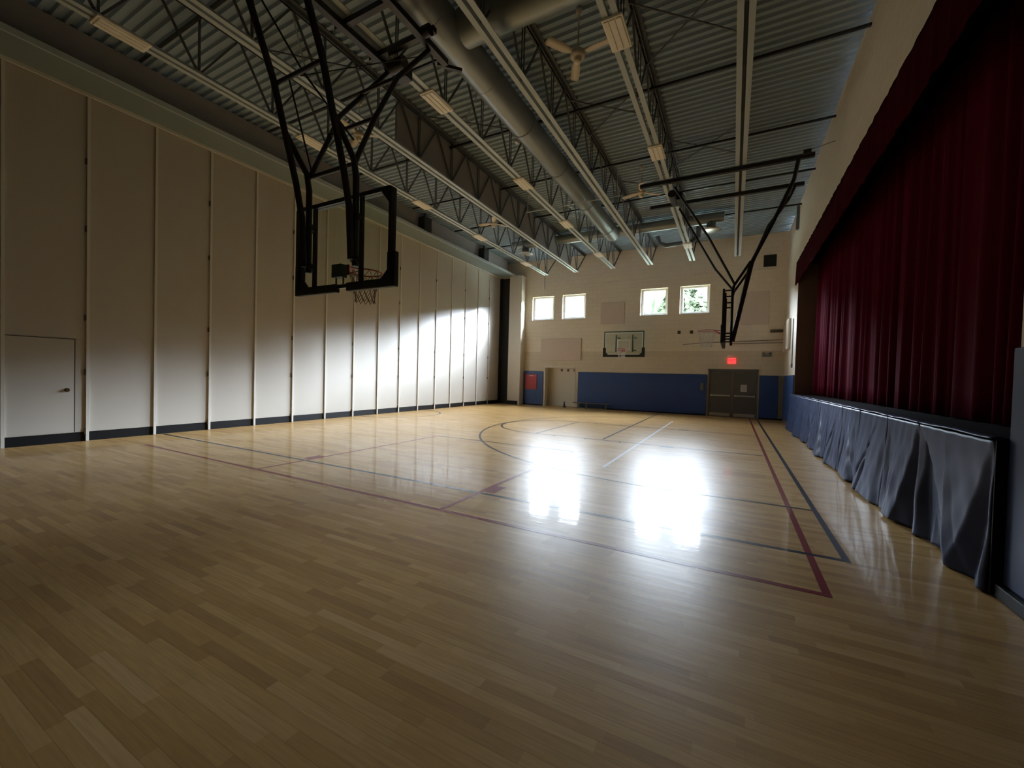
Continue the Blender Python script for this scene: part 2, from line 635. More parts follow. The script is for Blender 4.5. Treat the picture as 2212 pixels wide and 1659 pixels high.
# alcove behind the left opening and light blocker behind the double door
MB().box(DL[0] - 0.15, DL[0], YF + 0.3, YF + 0.75, -0.1, 2.3).box(DL[1], DL[1] + 0.15, YF + 0.3, YF + 0.75, -0.1, 2.3) \
    .box(DL[0] - 0.15, DL[1] + 0.15, YF + 0.3, YF + 0.75, 2.08, 2.3) \
    .obj('wall_alcove', 'far', kind='structure')
for i, (a, b) in enumerate(WIN):
    p = MB()
    for (q0, q1, s0, s1) in ((a, b, WZ[0], WZ[0] + .09), (a, b, WZ[1] - .09, WZ[1]), (a, a + .12, WZ[0] + .09, WZ[1] - .09),
                             (b - .12, b, WZ[0] + .09, WZ[1] - .09)):
        p.box(q0, q1, YF + 0.13, YF + 0.22, s0, s1)
    wnd = p.obj('window_%d' % (i + 1), 'white', kind='structure')
    MB().box(a, b, YF - 0.015, YF + 0.16, WZ[0] - 0.03, WZ[0] + 0.004).obj('window_sill', 'white', parent=wnd)
    MB().add([(a, YF + .2, WZ[0]), (b, YF + .2, WZ[0]), (b, YF + .2, WZ[1]), (a, YF + .2, WZ[1])], [(0, 1, 2, 3)]) \
        .obj('window_pane', 'glass', parent=wnd)

MB().box(-12.0, XL - 0.14, YB, YF, -0.15, ZC).obj('wall_left', 'dry', kind='structure')
# right wall, with the stage opening
m = MB()
m.box(XR, XR + 0.2, YB, Y0, -0.15, ZC).box(XR, XR + 0.2, Y1, YF, -0.15, ZC)
m.box(XR, XR + 0.2, Y0, Y1, VT, ZC).box(XR, XR + 0.2, Y0, Y1, -0.15, SH - 0.06)
m.obj('wall_right', 'side', kind='structure')
MB().box(XR + 0.006, 2.75, Y1 - 0.012, Y1 - 0.002, SH, VT).obj('trim_1', 'brown', kind='structure')
m = MB()
m.box(3.6, 3.8, Y0 - 1, Y1 + 1, -0.15, ZC).box(XR + 0.2, 3.6, Y0 - 1, Y0 - 0.8, -0.15, ZC).box(XR + 0.2, 3.6, Y1 + 0.8, Y1 + 1, -0.15, ZC)
m.box(XR + 0.2, 3.6, Y0 - 0.8, Y1 + 0.8, ZC - 1.2, ZC)
m.obj('wall_stage', 'dark', kind='structure')  # unseen stage walls, added to block outdoor light
MB().box(XR - 0.03, 3.6, Y0, Y1, SH - 0.06, SH).box(XR + .2, 3.6, Y0 - .8, Y0, SH - .06, SH).box(XR + .2, 3.6, Y1, Y1 + .8, SH - .06, SH) \
    .obj('stage_floor', 'stagef', label='dark stage platform behind the blue vinyl skirt', cat='stage')
# rear wall (behind the camera)
MB().box(-12.0, XR + 0.2, YB - 0.2, YB, -0.15, ZC).obj('wall_rear', 'dark', kind='structure')

# ribbed steel deck
m = MB()
P = 0.172
prof = [(0, 0), (0.042, 0), (0.066, 0.05), (0.130, 0.05), (0.154, 0)]
pts = []
y = YB
while y < YF + 0.2:
    for dy, dz in prof:
        pts.append((y + dy, ZC + dz))
    y += P
vs = []
for (yy, zz) in pts:
    vs.append((-12.0, yy, zz))
    vs.append((XR + 0.2, yy, zz))
m.add(vs, [(2 * i, 2 * i + 1, 2 * i + 3, 2 * i + 2) for i in range(len(pts) - 1)])
m.obj('ceiling', 'deck', kind='structure')
MB().box(-12.2, 4.0, YB - 0.3, YF + 0.5, ZC + 0.06, ZC + 0.3).obj('ceiling_roof', 'dark', kind='structure')

# ------------------------------------------------------------------ roof joists
RX = [-8.40, -6.82, -5.04, -3.38, -1.68, 0.0]
RN = ['leftmost long roof joist, carrying five lights above the partition',
      'long roof joist in front of the grey bulkhead, second from the left',
      'long roof joist with four lights just left of the long round duct',
      'long roof joist without lights just right of the long round duct',
      'long roof joist with lights beside the two right-hand ceiling fans',
      'rightmost long roof joist, without lights, nearest the stage wall']
ZB = 6.62
for x, lb in zip(RX, RN):
    r = empty('roof_joist', (x, 7, ZB), lb, 'joist', 'open web roof joists')
    ye, ys = 19.05, -4.0
    m = MB()
    for s in (-1, 1):
        x0, x1 = sorted((x + s * 0.03, x + s * 0.115))
        m.box(x0, x1, ys, ye, ZB, ZB + 0.012)
        x0, x1 = sorted((x + s * 0.03, x + s * 0.042))
        m.box(x0, x1, ys, ye, ZB + .012, ZB + 0.09)
    m.obj('bottom_chord', 'chord', parent=r)
    m = MB()
    for s in (-1, 1):
        x0, x1 = sorted((x + s * 0.02, x + s * 0.10))
        m.box(x0, x1, YB, YF, ZC - 0.015, ZC - 0.002)
        x0, x1 = sorted((x + s * 0.02, x + s * 0.032))
        m.box(x0, x1, YB, YF, ZC - 0.09, ZC - 0.015)
    m.obj('top_chord', 'steel', parent=r)
    m = MB()
    st = 1.3
    y = ys
    k = 0
    while y < ye - 0.1:
        y2 = min(y + st, ye)
        m.bar((x, y, ZB + 0.05), (x, (y + y2) / 2, ZC - 0.05), 0.032)
        m.bar((x, (y + y2) / 2, ZC - 0.05), (x, y2, ZB + 0.05), 0.032)
        for dx in (-.022, .022):
            m.bar((x + dx, y2, ZB + 0.05), (x + dx, y2, ZC - 0.05), 0.018)
        y = y2
    m.bar((x, ye, ZB + 0.05), (x, YF, ZC - 0.05), 0.04)
    m.obj('web', 'steel', parent=r)

# bridging rows
BR = [3.75, 6.35, 8.95, 11.65, 14.25, 16.85]
for i, y in enumerate(BR):
    w_ = ['nearest', 'second nearest', 'third nearest', 'fourth nearest', 'fifth nearest', 'farthest'][i]
    MB().bar((-10.55, y, 7.58), (XR, y, 7.58), 0.045) \
        .obj('bridging_bar', 'black', label='dark bridging bar crossing under the roof deck, %s of six' % w_, cat='steel bar',
             group='bridging bars under the deck')
# cross bracing rods between joists
k = 0
names = ['between the two right-hand joists near the camera', 'between the two right-hand joists over the side hoop',
         'left of the right-hand fans', 'above the wall-mounted hoop', 'beside the far end of the long duct', 'above the partition',
         'left of the near hoop frame']
for (xa, xb, y) in ((-1.68, 0.0, 7.6), (-1.68, 0.0, 11.9), (-3.38, -1.68, 9.4), (-3.38, -1.68, 13.5), (-6.82, -5.04, 8.3),
                    (-8.4, -6.82, 10.6), (-8.4, -6.82, 5.2)):
    MB().bar((xa, y - 0.75, 7.66), (xb, y + 0.75, 7.66), 0.022).bar((xa, y + 0.75, 7.66), (xb, y - 0.75, 7.66), 0.022) \
        .obj('cross_brace', 'steel', label='thin crossed bracing rods under the deck, ' + names[k], cat='bracing', group='crossed bracing rods')
    k += 1

# steel beam over the partition and bulkheads
bm = MB().box(XL - 0.05, -10.65, YB, YF - 0.3, 6.96, 7.0).obj('header_beam', 'beam',
                                                            label='grey green steel beam running along the top of the partition', cat='beam')
MB().box(-10.66, -10.62, YB, YF - 0.3, 6.95, 7.06).obj('flange_edge', 'chord', parent=bm, label='lighter flange edge')
MB().box(XL + 0.02, XL + 0.06, YB, YF - 0.3, 6.90, 6.96).obj('track', 'strip', parent=bm, label='pale track edge')
MB().box(-11.06, -10.95, YB, 19.6, 7.0, ZC - 0.002).obj('wall_bulkhead_left', 'dry', kind='structure')
MB().box(-6.92, -6.86, 7.0, 16.38, 6.78, ZC - 0.09).box(-6.92, -6.86, 16.38, 16.82, 6.78, 7.22).box(-6.92, -6.86, 16.82, 18.3, 6.78, ZC - 0.09).obj('wall_bulkhead_mid', 'dry', kind='structure')
for yy, t in ((12.4, 'nearer'), (16.7, 'farther')):
    m = MB().box(-10.95, -10.62, yy, yy + 0.42, 7.03, 7.6)
    m.bar((-10.78, yy + .2, 7.6), (-10.78, yy + .2, ZC), 0.05)
    m.obj('hanger_box', 'dark', label='dark box above the partition beam, the %s of two' % t, cat='box', group='dark boxes above the beam', bevel=0.01)

# ------------------------------------------------------------------ ducts
m = MB()
ax, az, rr = -4.28, 7.12, 0.29
m.tube([(ax, -3.5, az), (ax, 8.15, az)], rr, 32)
m.tube([(ax, 8.15, az), (ax, 8.20, az)], rr + 0.014, 32)
endp = [(ax, 8.2, az), (ax, 15.85, az)]
rad = [rr - 0.008, rr - 0.008]
for k in range(1, 8):
    a = k / 7 * PI / 2
    endp.append((ax, 15.85 + 0.32 * math.sin(a), az))
    rad.append(max(0.01, (rr - 0.008) * math.cos(a)))
m.tube(endp, rad, 32)
d = m.obj('round_duct', 'duct', label='long round galvanised duct running down the hall under the deck', cat='duct')
m = MB()
for y in (3.2, 5.0, 6.6, 10.2, 12.6, 15.0):
    m.tube([(ax, y, az), (ax, y + 0.03, az)], rr + 0.006, 32)
m.parts('duct_band', 'duct', d)
m = MB().tube([(ax + 0.285, 5.53, 7.12), (1.4, 5.53, 7.12)], 0.27, 32)
d = m.obj('branch_duct', 'duct', label='round branch duct crossing to the right at the top of the picture', cat='duct')
fd = MB().tube([(-9.0, 16.6, 7.43), (-0.45, 16.6, 7.43)], 0.19, 24).obj(
    'cross_duct', 'duct', label='round duct crossing near the far wall behind the long duct', cat='duct')
for x, t in ((-8.37, 'left'), (-0.88, 'right')):
    g = MB().tube([(x, 16.6, 7.4), (x, 16.6, 7.08)], 0.15, 20).obj('duct_drop', 'steel', parent=fd)
    MB().lathe([(0.15, 0.10), (0.17, 0.06), (0.24, 0.02), (0.33, 0.0), (0.335, -0.012), (0.22, -0.03), (0.0, -0.035)], (x, 16.6, 7.02)).obj(
        'bell_diffuser', 'chrome', parent=fd)
MB().tube([(-6.0, 11.87, 6.78), (-3.0, 11.87, 6.78)], 0.018, 8).bar((-5.95, 11.87, 6.78), (-5.95, 11.87, ZC), .015).bar((-3.1, 11.87, 6.78), (-3.1, 11.87, ZC), .015) \
    .obj('sprinkler_pipe', 'chord', label='thin pale pipe crossing under the long duct', cat='pipe')
m = MB().tube([(-3.0, 18.2, 7.55), (-2.9, 18.2, 7.25), (-2.6, 18.1, 7.1), (-1.6, 18.0, 7.12), (-1.4, 18.0, 7.3), (-1.4, 18.0, 7.72)], 0.09, 12)
m.obj('curved_pipe', 'steel', label='bent grey flexible duct under the deck beside the right bell diffuser', cat='duct')
# small bright bits on the joists near the duct
for i, (x, y, z, t) in enumerate(((-5.04 + .12, 5.6, 7.35, 'beside the near hoop frame'), (-5.04 + .12, 9.1, 7.35, 'halfway down the long duct'),
                                  (-5.0, 13.2, 7.28, 'under the far part of the long duct'))):
    MB().box(x - .04, x + .04, y - .07, y + .07, z - .03, z + .03).bar((x, y, z), (x, y, ZC), 0.012).obj(
        'emergency_lamp', 'white', label='small white ceiling lamp head ' + t, cat='lamp', group='small white lamp heads', bevel=.01)

# ------------------------------------------------------------------ light fixtures
lf = empty('light_fixture', (0, 0, 0), 'x', 'light', 'unlit beige light fixtures on the roof joists')
MB().box(-0.15, 0.15, -0.32, 0.32, -0.035, 0.0).obj('housing', 'beige', parent=lf, bevel=0.006)
m = MB()
for k in range(3):
    x = -0.13 + k * 0.09
    m.box(x, x + 0.075, -0.29, 0.29, -0.05, -0.035)
m.parts('lens', 'beige', lf, bevel=0.008)
MB().bar((0, -0.25, 0), (0, -0.25, 0.06), 0.03).bar((0, 0.25, 0), (0, 0.25, 0.06), 0.03).parts('mount', 'chord', lf)
LF = [(-8.38, 2.76, 'beige light at the top left corner of the picture, alone above the partition'),
      (-8.38, 6.0, 'beige light behind the left mast of the near hoop frame'),
      (-8.38, 9.66, 'beige light just right of the near backboard top, on the leftmost joist'),
      (-8.38, 12.86, 'beige light on the leftmost joist, second from its far end'),
      (-8.38, 16.7, 'beige light at the far end of the leftmost joist'),
      (-5.02, 6.13, 'large beige light left of the long duct, right of the near hoop winch'),
      (-5.02, 9.73, 'beige light left of the long duct, second on its joist'),
      (-5.02, 12.9, 'beige light left of the long duct, third on its joist'),
      (-5.02, 16.6, 'beige light left of the long duct, at the far end of its joist'),
      (-1.66, 6.08, 'largest beige light, beside the near ceiling fan'),
      (-1.66, 9.65, 'beige light between the two right-hand fans, above the side hoop frame'),
      (-1.66, 16.75, 'small far beige light below the side hoop frame, right of the far duct')]
lf.location = (LF[0][0], LF[0][1], ZB)
lf['label'] = LF[0][2]
for x, y, lb in LF[1:]:
    copy_thing(lf, (x, y, ZB), lb)

# ------------------------------------------------------------------ ceiling fans
fan = empty('ceiling_fan', (0, 0, 0), 'x', 'fan', 'three-blade ceiling fans')
MB().tube([(0, 0, 0.05), (0, 0, 0.72)], 0.013, 8).lathe([(0.0, .77), (.06, .77), (.05, .70), (0.013, .67)], (0, 0, 0), 16).obj('downrod', 'fanw', parent=fan)
MB().lathe([(0.013, .10), (.05, .09), (.10, .06), (.125, .02), (.125, -.03), (.09, -.055), (.07, -.06), (.065, -.11), (.05, -.13), (0, -.135)], (0, 0, 0)) \
    .obj('motor', 'fanw', parent=fan)
for k in range(3):
    a = 2 * PI * k / 3
    m = MB()

    def bl(u, v, a=a):
        r = 0.11 + 0.51 * u
        wd = 0.03 + 0.045 * min(1, u * 3.2) - (0.03 * max(0, (u - 0.93) / 0.07) ** 2)
        t = (v - 0.5) * 2 * wd
        z = 0.01 + t * 0.18
        return (r * math.cos(a) - t * math.sin(a), r * math.sin(a) + t * math.cos(a), z)
    m.grid(bl, 14, 2)
    m.obj('blade', 'fanw', parent=fan, solid=0.006)
FANS = [(-2.49, 6.70, 7.0, 'cream ceiling fan nearest the camera, right of the long duct', math.radians(115)),
        (-2.54, 12.45, 7.0, 'cream ceiling fan beyond the right-hand lights, left of the side hoop frame', math.radians(41)),
        (-7.62, 12.55, 6.9, 'cream ceiling fan far on the left, right of the partition beam', math.radians(61)),
        (-7.78, 6.75, 7.0, 'cream ceiling fan half hidden behind the near hoop masts', math.radians(35))]
fan.location = FANS[0][:3]
fan.rotation_euler = (0, 0, FANS[0][4])
fan['label'] = FANS[0][3]
for x, y, z, lb, a in FANS[1:]:
    copy_thing(fan, (x, y, z), lb, a)


# ------------------------------------------------------------------ hoops
def hoop(root, O, n, s, half_w=0.915, zb=2.66, zt=3.86, rimz=2.98, netm='net', marks=True, frame='pad', pads=True, sup='black'):
    """O = board centre (x,y) on plan, n = facing direction, s = sideways direction (both 2D unit vectors)."""
    O = Vector((O[0], O[1], 0))
    n = Vector((n[0], n[1], 0))
    s = Vector((s[0], s[1], 0))

    def P_(a, d, z):
        return O + s * a + n * d + Vector((0, 0, z))

    def pbox(m, a0, a1, d0, d1, z0, z1):
        vs = [P_(a, d, z) for z in (z0, z1) for d in (d0, d1) for a in (a0, a1)]
        return m.add(vs, [(0, 2, 3, 1), (4, 5, 7, 6), (0, 1, 5, 4), (2, 6, 7, 3), (0, 4, 6, 2), (1, 3, 7, 5)])
    W = half_w
    g = MB().add([P_(-W, 0, zb), P_(W, 0, zb), P_(W, 0, zt), P_(-W, 0, zt)], [(0, 1, 2, 3)])
    g.obj('backboard_glass', 'glassb', parent=root)
    fr = MB()
    for a0, a1, z0, z1 in ((-W, W, zt - .04, zt + .01), (-W, W, zb - .01, zb + .04), (-W - .01, -W + .03, zb, zt), (W - .03, W + .01, zb, zt)):
        pbox(fr, a0, a1, -.035, .012, z0, z1)
    fr.obj('board_frame', frame, parent=root)
    if marks:
        mk = MB()
        t = 0.05
        for a0, a1, z0, z1 in ((-W + .03, W - .03, zt - .04 - t, zt - .04), (-W + .03, W - .03, zb + .04, zb + .04 + t),
                               (-W + .03, -W + .03 + t, zb + .09, zt - .09), (W - .03 - t, W - .03, zb + .09, zt - .09),
                               (-.305, .305, rimz + .41, rimz + .46), (-.305, -.255, rimz + .0, rimz + .41), (.255, .305, rimz, rimz + .41),
                               (-.255, .255, rimz, rimz + .05)):
            pbox(mk, a0, a1, .004, .008, z0, z1)
        mk.obj('white_marking', 'whiteb', parent=root)
    if pads:
        for sg in (-1, 1):
            pd = MB()
            a0, a1 = sorted((sg * (W - .08), sg * (W + .055)))
            pbox(pd, a0, a1, -.05, .03, zb - .06, zb + .38)
            b0, b1 = sorted((sg * (W - .05), sg * 0.10))
            pbox(pd, b0, b1, -.05, .03, zb - .06, zb + .055)
            # inner fillet
            vs = [P_(sg * (W - .05), d_, zb + .05) for d_ in (-.04, .02)] + [P_(sg * (W - .20), d_, zb + .05) for d_ in (-.04, .02)] + \
                 [P_(sg * (W - .05), d_, zb + .20) for d_ in (-.04, .02)]
            pd.add(vs, [(0, 2, 4), (1, 5, 3), (2, 3, 5, 4), (0, 1, 3, 2), (0, 4, 5, 1)])
            pd.obj('edge_pad', 'pad', parent=root, bevel=0.015)
    # rim
    R = 0.2286
    cd = 0.15 + R
    rm = MB()
    rm.tube([P_(R * math.cos(2 * PI * k / 32), cd + R * math.sin(2 * PI * k / 32), rimz) for k in range(32)], 0.0095, 8, closed=True)
    pbox(rm, -.09, .09, .008, .02, rimz - .12, rimz + .02)
    pbox(rm, -.09, .09, .02, .17, rimz - .012, rimz)
    for sg in (-1, 1):
        rm.bar(P_(sg * .09, .02, rimz - .10), P_(sg * .15, cd - R * .75, rimz - .01), .015)
    rm.obj('rim', 'rim', parent=root)
    nt_ = MB()
    NN = 12
    L = [(R, 0), (R * .88, -.09), (R * .74, -.19), (R * .62, -.29), (R * .58, -.37), (R * .6, -.43)]
    for k in range(NN):
        for dr in (1, -1):
            pts = []
            for i, (rad, dz) in enumerate(L):
                a = 2 * PI * (k + dr * 0.5 * i) / NN
                pts.append(P_(rad * math.cos(a), cd + rad * math.sin(a), rimz + dz))
            nt_.tube(pts, 0.0045, 5, cap=False)
    nt_.obj('net', netm, parent=root)
    return P_, pbox


# near hoop: board facing the far wall
h1 = empty('basketball_hoop', (-4.69, 3.85, 6.5), 'near ceiling-hung glass backboard on black masts, seen from behind', 'basketball hoop',
           'basketball hoops')
P1, B1 = hoop(h1, (-4.69, 3.85), (0, 1), (-1, 0), zb=2.68, zt=3.84, rimz=2.97, netm='netw', frame='black', marks=False)
fr = MB()
for a in (0.53, -0.39):
    fr.bar(P1(a, -.05, 2.70), P1(a, -.05, 3.82), 0.045)
fr.bar(P1(-.9, -.05, 3.83), P1(.9, -.05, 3.83), 0.055)
fr.bar(P1(.9, -.05, 2.7), P1(.9, -.05, 3.83), 0.045)
fr.bar(P1(-.9, -.05, 2.7), P1(-.9, -.05, 3.83), 0.045)
fr.parts('support_bar', 'black', h1)
gz = MB()
gz.add([P1(-.91, -.075, 3.84), P1(-.72, -.075, 3.84), P1(-.91, -.075, 3.62), P1(-.91, -.02, 3.84), P1(-.72, -.02, 3.84), P1(-.91, -.02, 3.62)],
       [(0, 1, 2), (3, 5, 4), (0, 3, 4, 1), (1, 4, 5, 2), (2, 5, 3, 0)]).obj('corner_gusset', 'black', parent=h1)
bx_ = MB()
B1(bx_, -0.09, 0.09, -.12, -.02, 2.80, 2.97)
bx_.bar(P1(-.07, -.06, 2.70), P1(-.07, -.06, 2.8), .015).bar(P1(.07, -.06, 2.70), P1(.07, -.06, 2.8), .015)
bx_.obj('rim_mount', 'greenf', parent=h1)
XA, XB_ = -5.17, -4.26
for x, brace, name in ((XA, [(3.67, 4.18), (3.98, 4.9), (4.12, 5.25), (4.75, 6.09), (5.05, 6.5)], 'left'),
                       (XB_, [(3.62, 4.13), (3.94, 4.88), (4.34, 5.67), (4.98, 6.49)], 'right')):
    mast = MB()
    mast.tube([(x, 2.55, 6.52), (x, 2.86, 5.86), (x, 3.15, 5.15), (x, 3.31, 4.58), (x, 3.47, 4.01), (x, 3.56, 3.6), (x, 3.60, 2.95)], .042, 10)
    mast.obj('mast', 'black', parent=h1)
    st = MB()
    st.tube([(x, 3.31, 4.6), (x, 3.62, 4.2), (x, 3.66, 4.0), (x, 3.67, 2.88)], [.038, .038, .042, .042], 10)
    st.obj('stem', 'black', parent=h1)
    MB().tube([(x, y, z) for y, z in brace], .034, 10).obj('front_brace', 'black', parent=h1)
    so = MB()
    for z in (3.5, 2.97):
        so.tube([(x - .0, 3.64, z), (x - .07, 3.80, z - .03)], .022, 8)
        so.tube([(x - .06, 3.67, z - .0), (x + .06, 3.67, z)], .04, 8)
    so.parts('standoff', 'black', h1)
cb = MB()
for y, z in ((3.17, 5.12), (3.66, 4.17), (3.96, 4.9), (4.5, 5.82)):
    cb.tube([(XA, y, z), (XB_, y, z)], .028, 8)
cb.parts('cross_bar', 'black', h1)
MB().tube([(XA + .05, 2.7, 6.2), (XB_ - .4, 3.2, 5.12), (XB_ - .1, 3.7, 4.5)], .012, 6).tube([(-4.9, 3.17, 5.12), (XA + .06, 3.66, 4.2)], .012, 6) \
    .tube([(-4.72, 3.2, 5.1), (-4.3, 4.95, 6.4)], .007, 6).parts('cable', 'black', h1)
for x in (-5.13, -4.22):
    MB().box(x - .05, x + .05, 0.6, 5.35, 6.48, 6.57).obj('mounting_beam', 'black', parent=h1)
m = MB()
for y, xa, xb in ((4.80, -5.3, -4.0), (4.15, -5.3, -3.5), (2.5, -5.3, -4.1)):
    m.box(xa, xb, y - .04, y + .04, 6.53, 6.615)
m.parts('cross_beam', 'black', h1)
m = MB().tube([(-4.98, 4.93, 6.42), (-4.70, 4.93, 6.42)], .10, 16).box(-5.02, -4.80, 5.0, 5.22, 6.34, 6.56).tube([(-4.14, 4.72, 6.52), (-4.02, 4.72, 6.52)], .08, 12)
m.parts('winch', 'black', h1)
MB().bar((-4.35, 5.3, 6.52), (-4.1, 5.62, 6.55), .05).obj('end_bracket', 'black', parent=h1)

# side hoop, seen edge-on
h2 = empty('basketball_hoop', (-0.27, 11.95, 6.6), 'side ceiling-hung backboard on a black V frame, seen edge-on with rim pointing left', 'basketball hoop',
           'basketball hoops')
P2, B2 = hoop(h2, (-0.27, 11.95), (-1, 0), (0, 1), zb=2.52, zt=3.74, rimz=2.86)
fr = MB()
for a in (-0.42, 0.42):
    fr.bar(P2(a, -.04, 2.55), P2(a, -.04, 3.74), 0.045)
fr.parts('support_bar', 'black', h2)
for ym, yt, yb, rp, lp in ((11.2, 11.12, 11.55, [(1.13, 6.55), (1.06, 6.12), (.71, 5.3), (.28, 4.37), (-.05, 2.55)],
                            [(-1.47, 6.42), (-.65, 5.12), (-.03, 3.92)]),
                           (12.5, 12.62, 12.35, [(1.25, 6.6), (1.08, 6.2), (.69, 5.6), (.34, 4.65), (-.04, 2.6)],
                            [(-1.5, 6.42), (-1.04, 5.55), (-.52, 4.57), (-.07, 3.95)])):
    def yy_(z):
        t = max(0, min(1, (z - 3.9) / 2.6))
        return yb + (yt - yb) * t
    MB().tube([(x, yy_(z), z) for x, z in rp], .042, 10).obj('mast', 'black', parent=h2)
    MB().tube([(x, yy_(z), z) for x, z in lp], .028, 10).obj('front_brace', 'black', parent=h2)
    MB().tube([(.28, yy_(4.4), 4.45), (-.06, yy_(3.9), 3.9), (-.08, yb, 3.8), (-.08, yb, 2.5)], .030, 10).obj('stem', 'black', parent=h2)
    so = MB()
    for z in (3.80, 3.5, 2.74, 2.6):
        so.tube([(-.08, yb, z), (-.24, yb, z)], .02, 8)
    so.parts('standoff', 'black', h2)
    MB().box(-2.3, 1.42, yt - .045, yt + .045, 6.52, 6.61).obj('mounting_beam', 'black', parent=h2)
MB().tube([(.28, 11.4, 4.42), (.28, 12.5, 4.42)], .025, 8).tube([(-.05, 11.5, 3.95), (-.05, 12.4, 3.95)], .025, 8).tube(
    [(1.1, 11.1, 6.3), (1.1, 12.6, 6.3)], .025, 8).parts('cross_bar', 'black', h2)
MB().box(-1.62, -1.36, 11.9, 12.3, 6.40, 6.61).tube([(-1.58, 11.6, 6.46), (-1.58, 12.2, 6.46)], .10, 14).parts('winch', 'black', h2)
MB().tube([(1.2, 11.04, 6.62), (1.34, 11.04, 6.62)], .06, 12).tube([(1.3, 11.04, 6.65), (1.75, 10.95, 6.7)], .006, 6).obj('pulley', 'black', parent=h2)

# hoop on the far wall
h3 = empty('basketball_hoop', (-4.57, YF, 3.2), 'glass backboard fixed to the far wall between the window pairs', 'basketball hoop', 'basketball hoops')
P3, B3 = hoop(h3, (-4.57, 19.5), (0, -1), (1, 0), zb=2.62, zt=3.76, rimz=2.92, frame='greenf')
m = MB()
for a in (-.35, .42):
    m.bar(P3(a, -.03, 2.8), P3(a, -.03, 3.6), .09, .05)
    m.bar(P3(a, -.05, 3.5), P3(a, -.76, 3.5), .04)
    m.bar(P3(a, -.05, 2.9), P3(a, -.76, 2.9), .04)
m.parts('wall_bracket', 'greenf', h3)

# ------------------------------------------------------------------ folding partition
ORD = ['first', 'second', 'third', 'fourth', 'fifth', 'sixth', 'seventh', 'eighth', 'ninth', 'tenth', 'eleventh', 'twelfth', 'thirteenth',
       'fourteenth', 'fifteenth', 'last']
SP = 1.107
for k in range(-3, 16):
    y0 = 2.2 + SP * k
    y1 = y0 + SP
    if k < 0:
        lb = 'beige partition panel beyond the left edge of the picture, %s from the panel with the door' % ['first', 'second', 'third'][-k - 1]
    elif k == 0:
        lb = 'beige partition panel holding the small pass door, at the left edge'
    elif k == 15:
        lb = 'last beige partition panel, beside the dark corner recess'
    else:
        lb = '%s beige partition panel to the right of the panel with the pass door' % ORD[k - 1]
    p = empty('partition_panel', (XL, y0, 0), lb, 'partition panel', 'hinged panels of the folding partition')
    body = MB()
    body.box(XL - 0.08, XL, y0 + 0.004, y1 - 0.004, 0.19, 6.93)
    body.obj('panel_face', 'panel', parent=p)
    MB().box(XL - 0.06, XL - 0.006, y0 + 0.02, y1 - 0.02, 0.002, 0.19).obj('bottom_seal', 'rubber', parent=p)
    MB().box(XL - 0.08, XL + 0.032, y0 - 0.022, y0 + 0.024, 0.004, 6.90).obj('edge_strip', 'strip', parent=p)
    if k % 2 == 1:
        for z in (0.20, 1.40, 2.50, 4.28, 5.62):
            MB().box(XL, XL + 0.028, y0 - 0.045, y0 - 0.022, z - .06, z + .05).obj('hinge', 'brass', parent=p)
    if k == 0:
        dr = MB().box(XL, XL + 0.006, y0 + 0.02, y0 + 0.92, 0.2, 2.04).obj('pass_door', 'panel', parent=p)
        MB().box(XL, XL + 0.0075, y0 + 0.922, y0 + 0.934, 0.2, 2.05).box(XL, XL + .0075, y0 + .02, y0 + .934, 2.042, 2.052).obj('door_gap', 'dark', parent=p)
        MB().tube([(XL, y0 + .82, 1.04), (XL + .05, y0 + .82, 1.04)], [.028, .03], 12).tube([(XL, y0 + .82, 1.04), (XL + .012, y0 + .82, 1.04)], .04, 12) \
            .obj('door_knob', 'brass', parent=dr)
# corner recess and column
MB().box(XL - 0.1, -10.86, YF - 0.02, YF - 0.001, 0, 6.96).box(XL - 0.1, XL - 0.0, 19.92, YF - .02, 0, 6.96).obj('trim_2', 'dark', kind='structure')
c = MB().box(-10.86, -10.12, 19.75, YF, 0.0, 6.94).obj('wall_column', 'cream', kind='structure')
MB().box(-10.88, -10.22, 19.735, 19.75, 0.0, 0.2).obj('baseboard_column', 'rubber', kind='structure')

# ------------------------------------------------------------------ far wall items
for x0, x1, z0, z1, lb in ((-9.12, -6.88, 2.42, 3.56, 'wide beige acoustic panel above the recessed door on the far wall'),
                           (-5.90, -4.75, 4.20, 5.28, 'square beige acoustic panel between the two window pairs'),
                           (0.17, 1.23, 3.98, 5.37, 'tall beige acoustic panel behind the side hoop, right of the windows')):
    MB().box(x0, x1, YF - 0.055, YF - 0.001, z0, z1).obj('acoustic_panel', 'acoustic', label=lb, cat='acoustic panel', group='beige acoustic panels',
                                               bevel=0.01)
for x0, x1, z0, lb in ((-10.10, -8.95, 0.06, 'blue wall pad left of the recessed door, under the red poster'),
                       (-7.0, -1.02, 0.06, 'long blue wall pad between the recessed door and the double doors'),
                       (0.98, 1.66, 0.06, 'blue wall pad right of the double doors')):
    MB().box(x0, x1, YF - 0.05, YF, z0, 1.83).obj('wall_pad', 'blue', label=lb, cat='wall pad', group='blue wall pads', bevel=0.012)
MB().box(-7.02, -1.02, YF - .03, YF, 0, .06).box(.98, XR, YF - .03, YF, 0, .06).box(-10.1, -8.95, YF - .03, YF, 0, .06).obj(
    'baseboard_far', 'rubber', kind='structure')
MB().box(1.68, XR, YF - .04, YF, 0.06, 1.83).obj('trim_3', 'dframe', kind='structure')
rp = MB().box(-9.98, -9.30, YF - 0.076, YF - 0.051, 0.84, 1.66).obj('red_poster', 'redm', label='red rectangular panel with a white strip hung on the blue pad',
                                                                  cat='poster')
MB().box(-9.75, -9.50, YF - 0.080, YF - 0.076, 1.56, 1.60).box(-9.38, -9.35, YF - 0.080, YF - .076, 1.56, 1.60).obj('white_strip', 'whiteb', parent=rp)
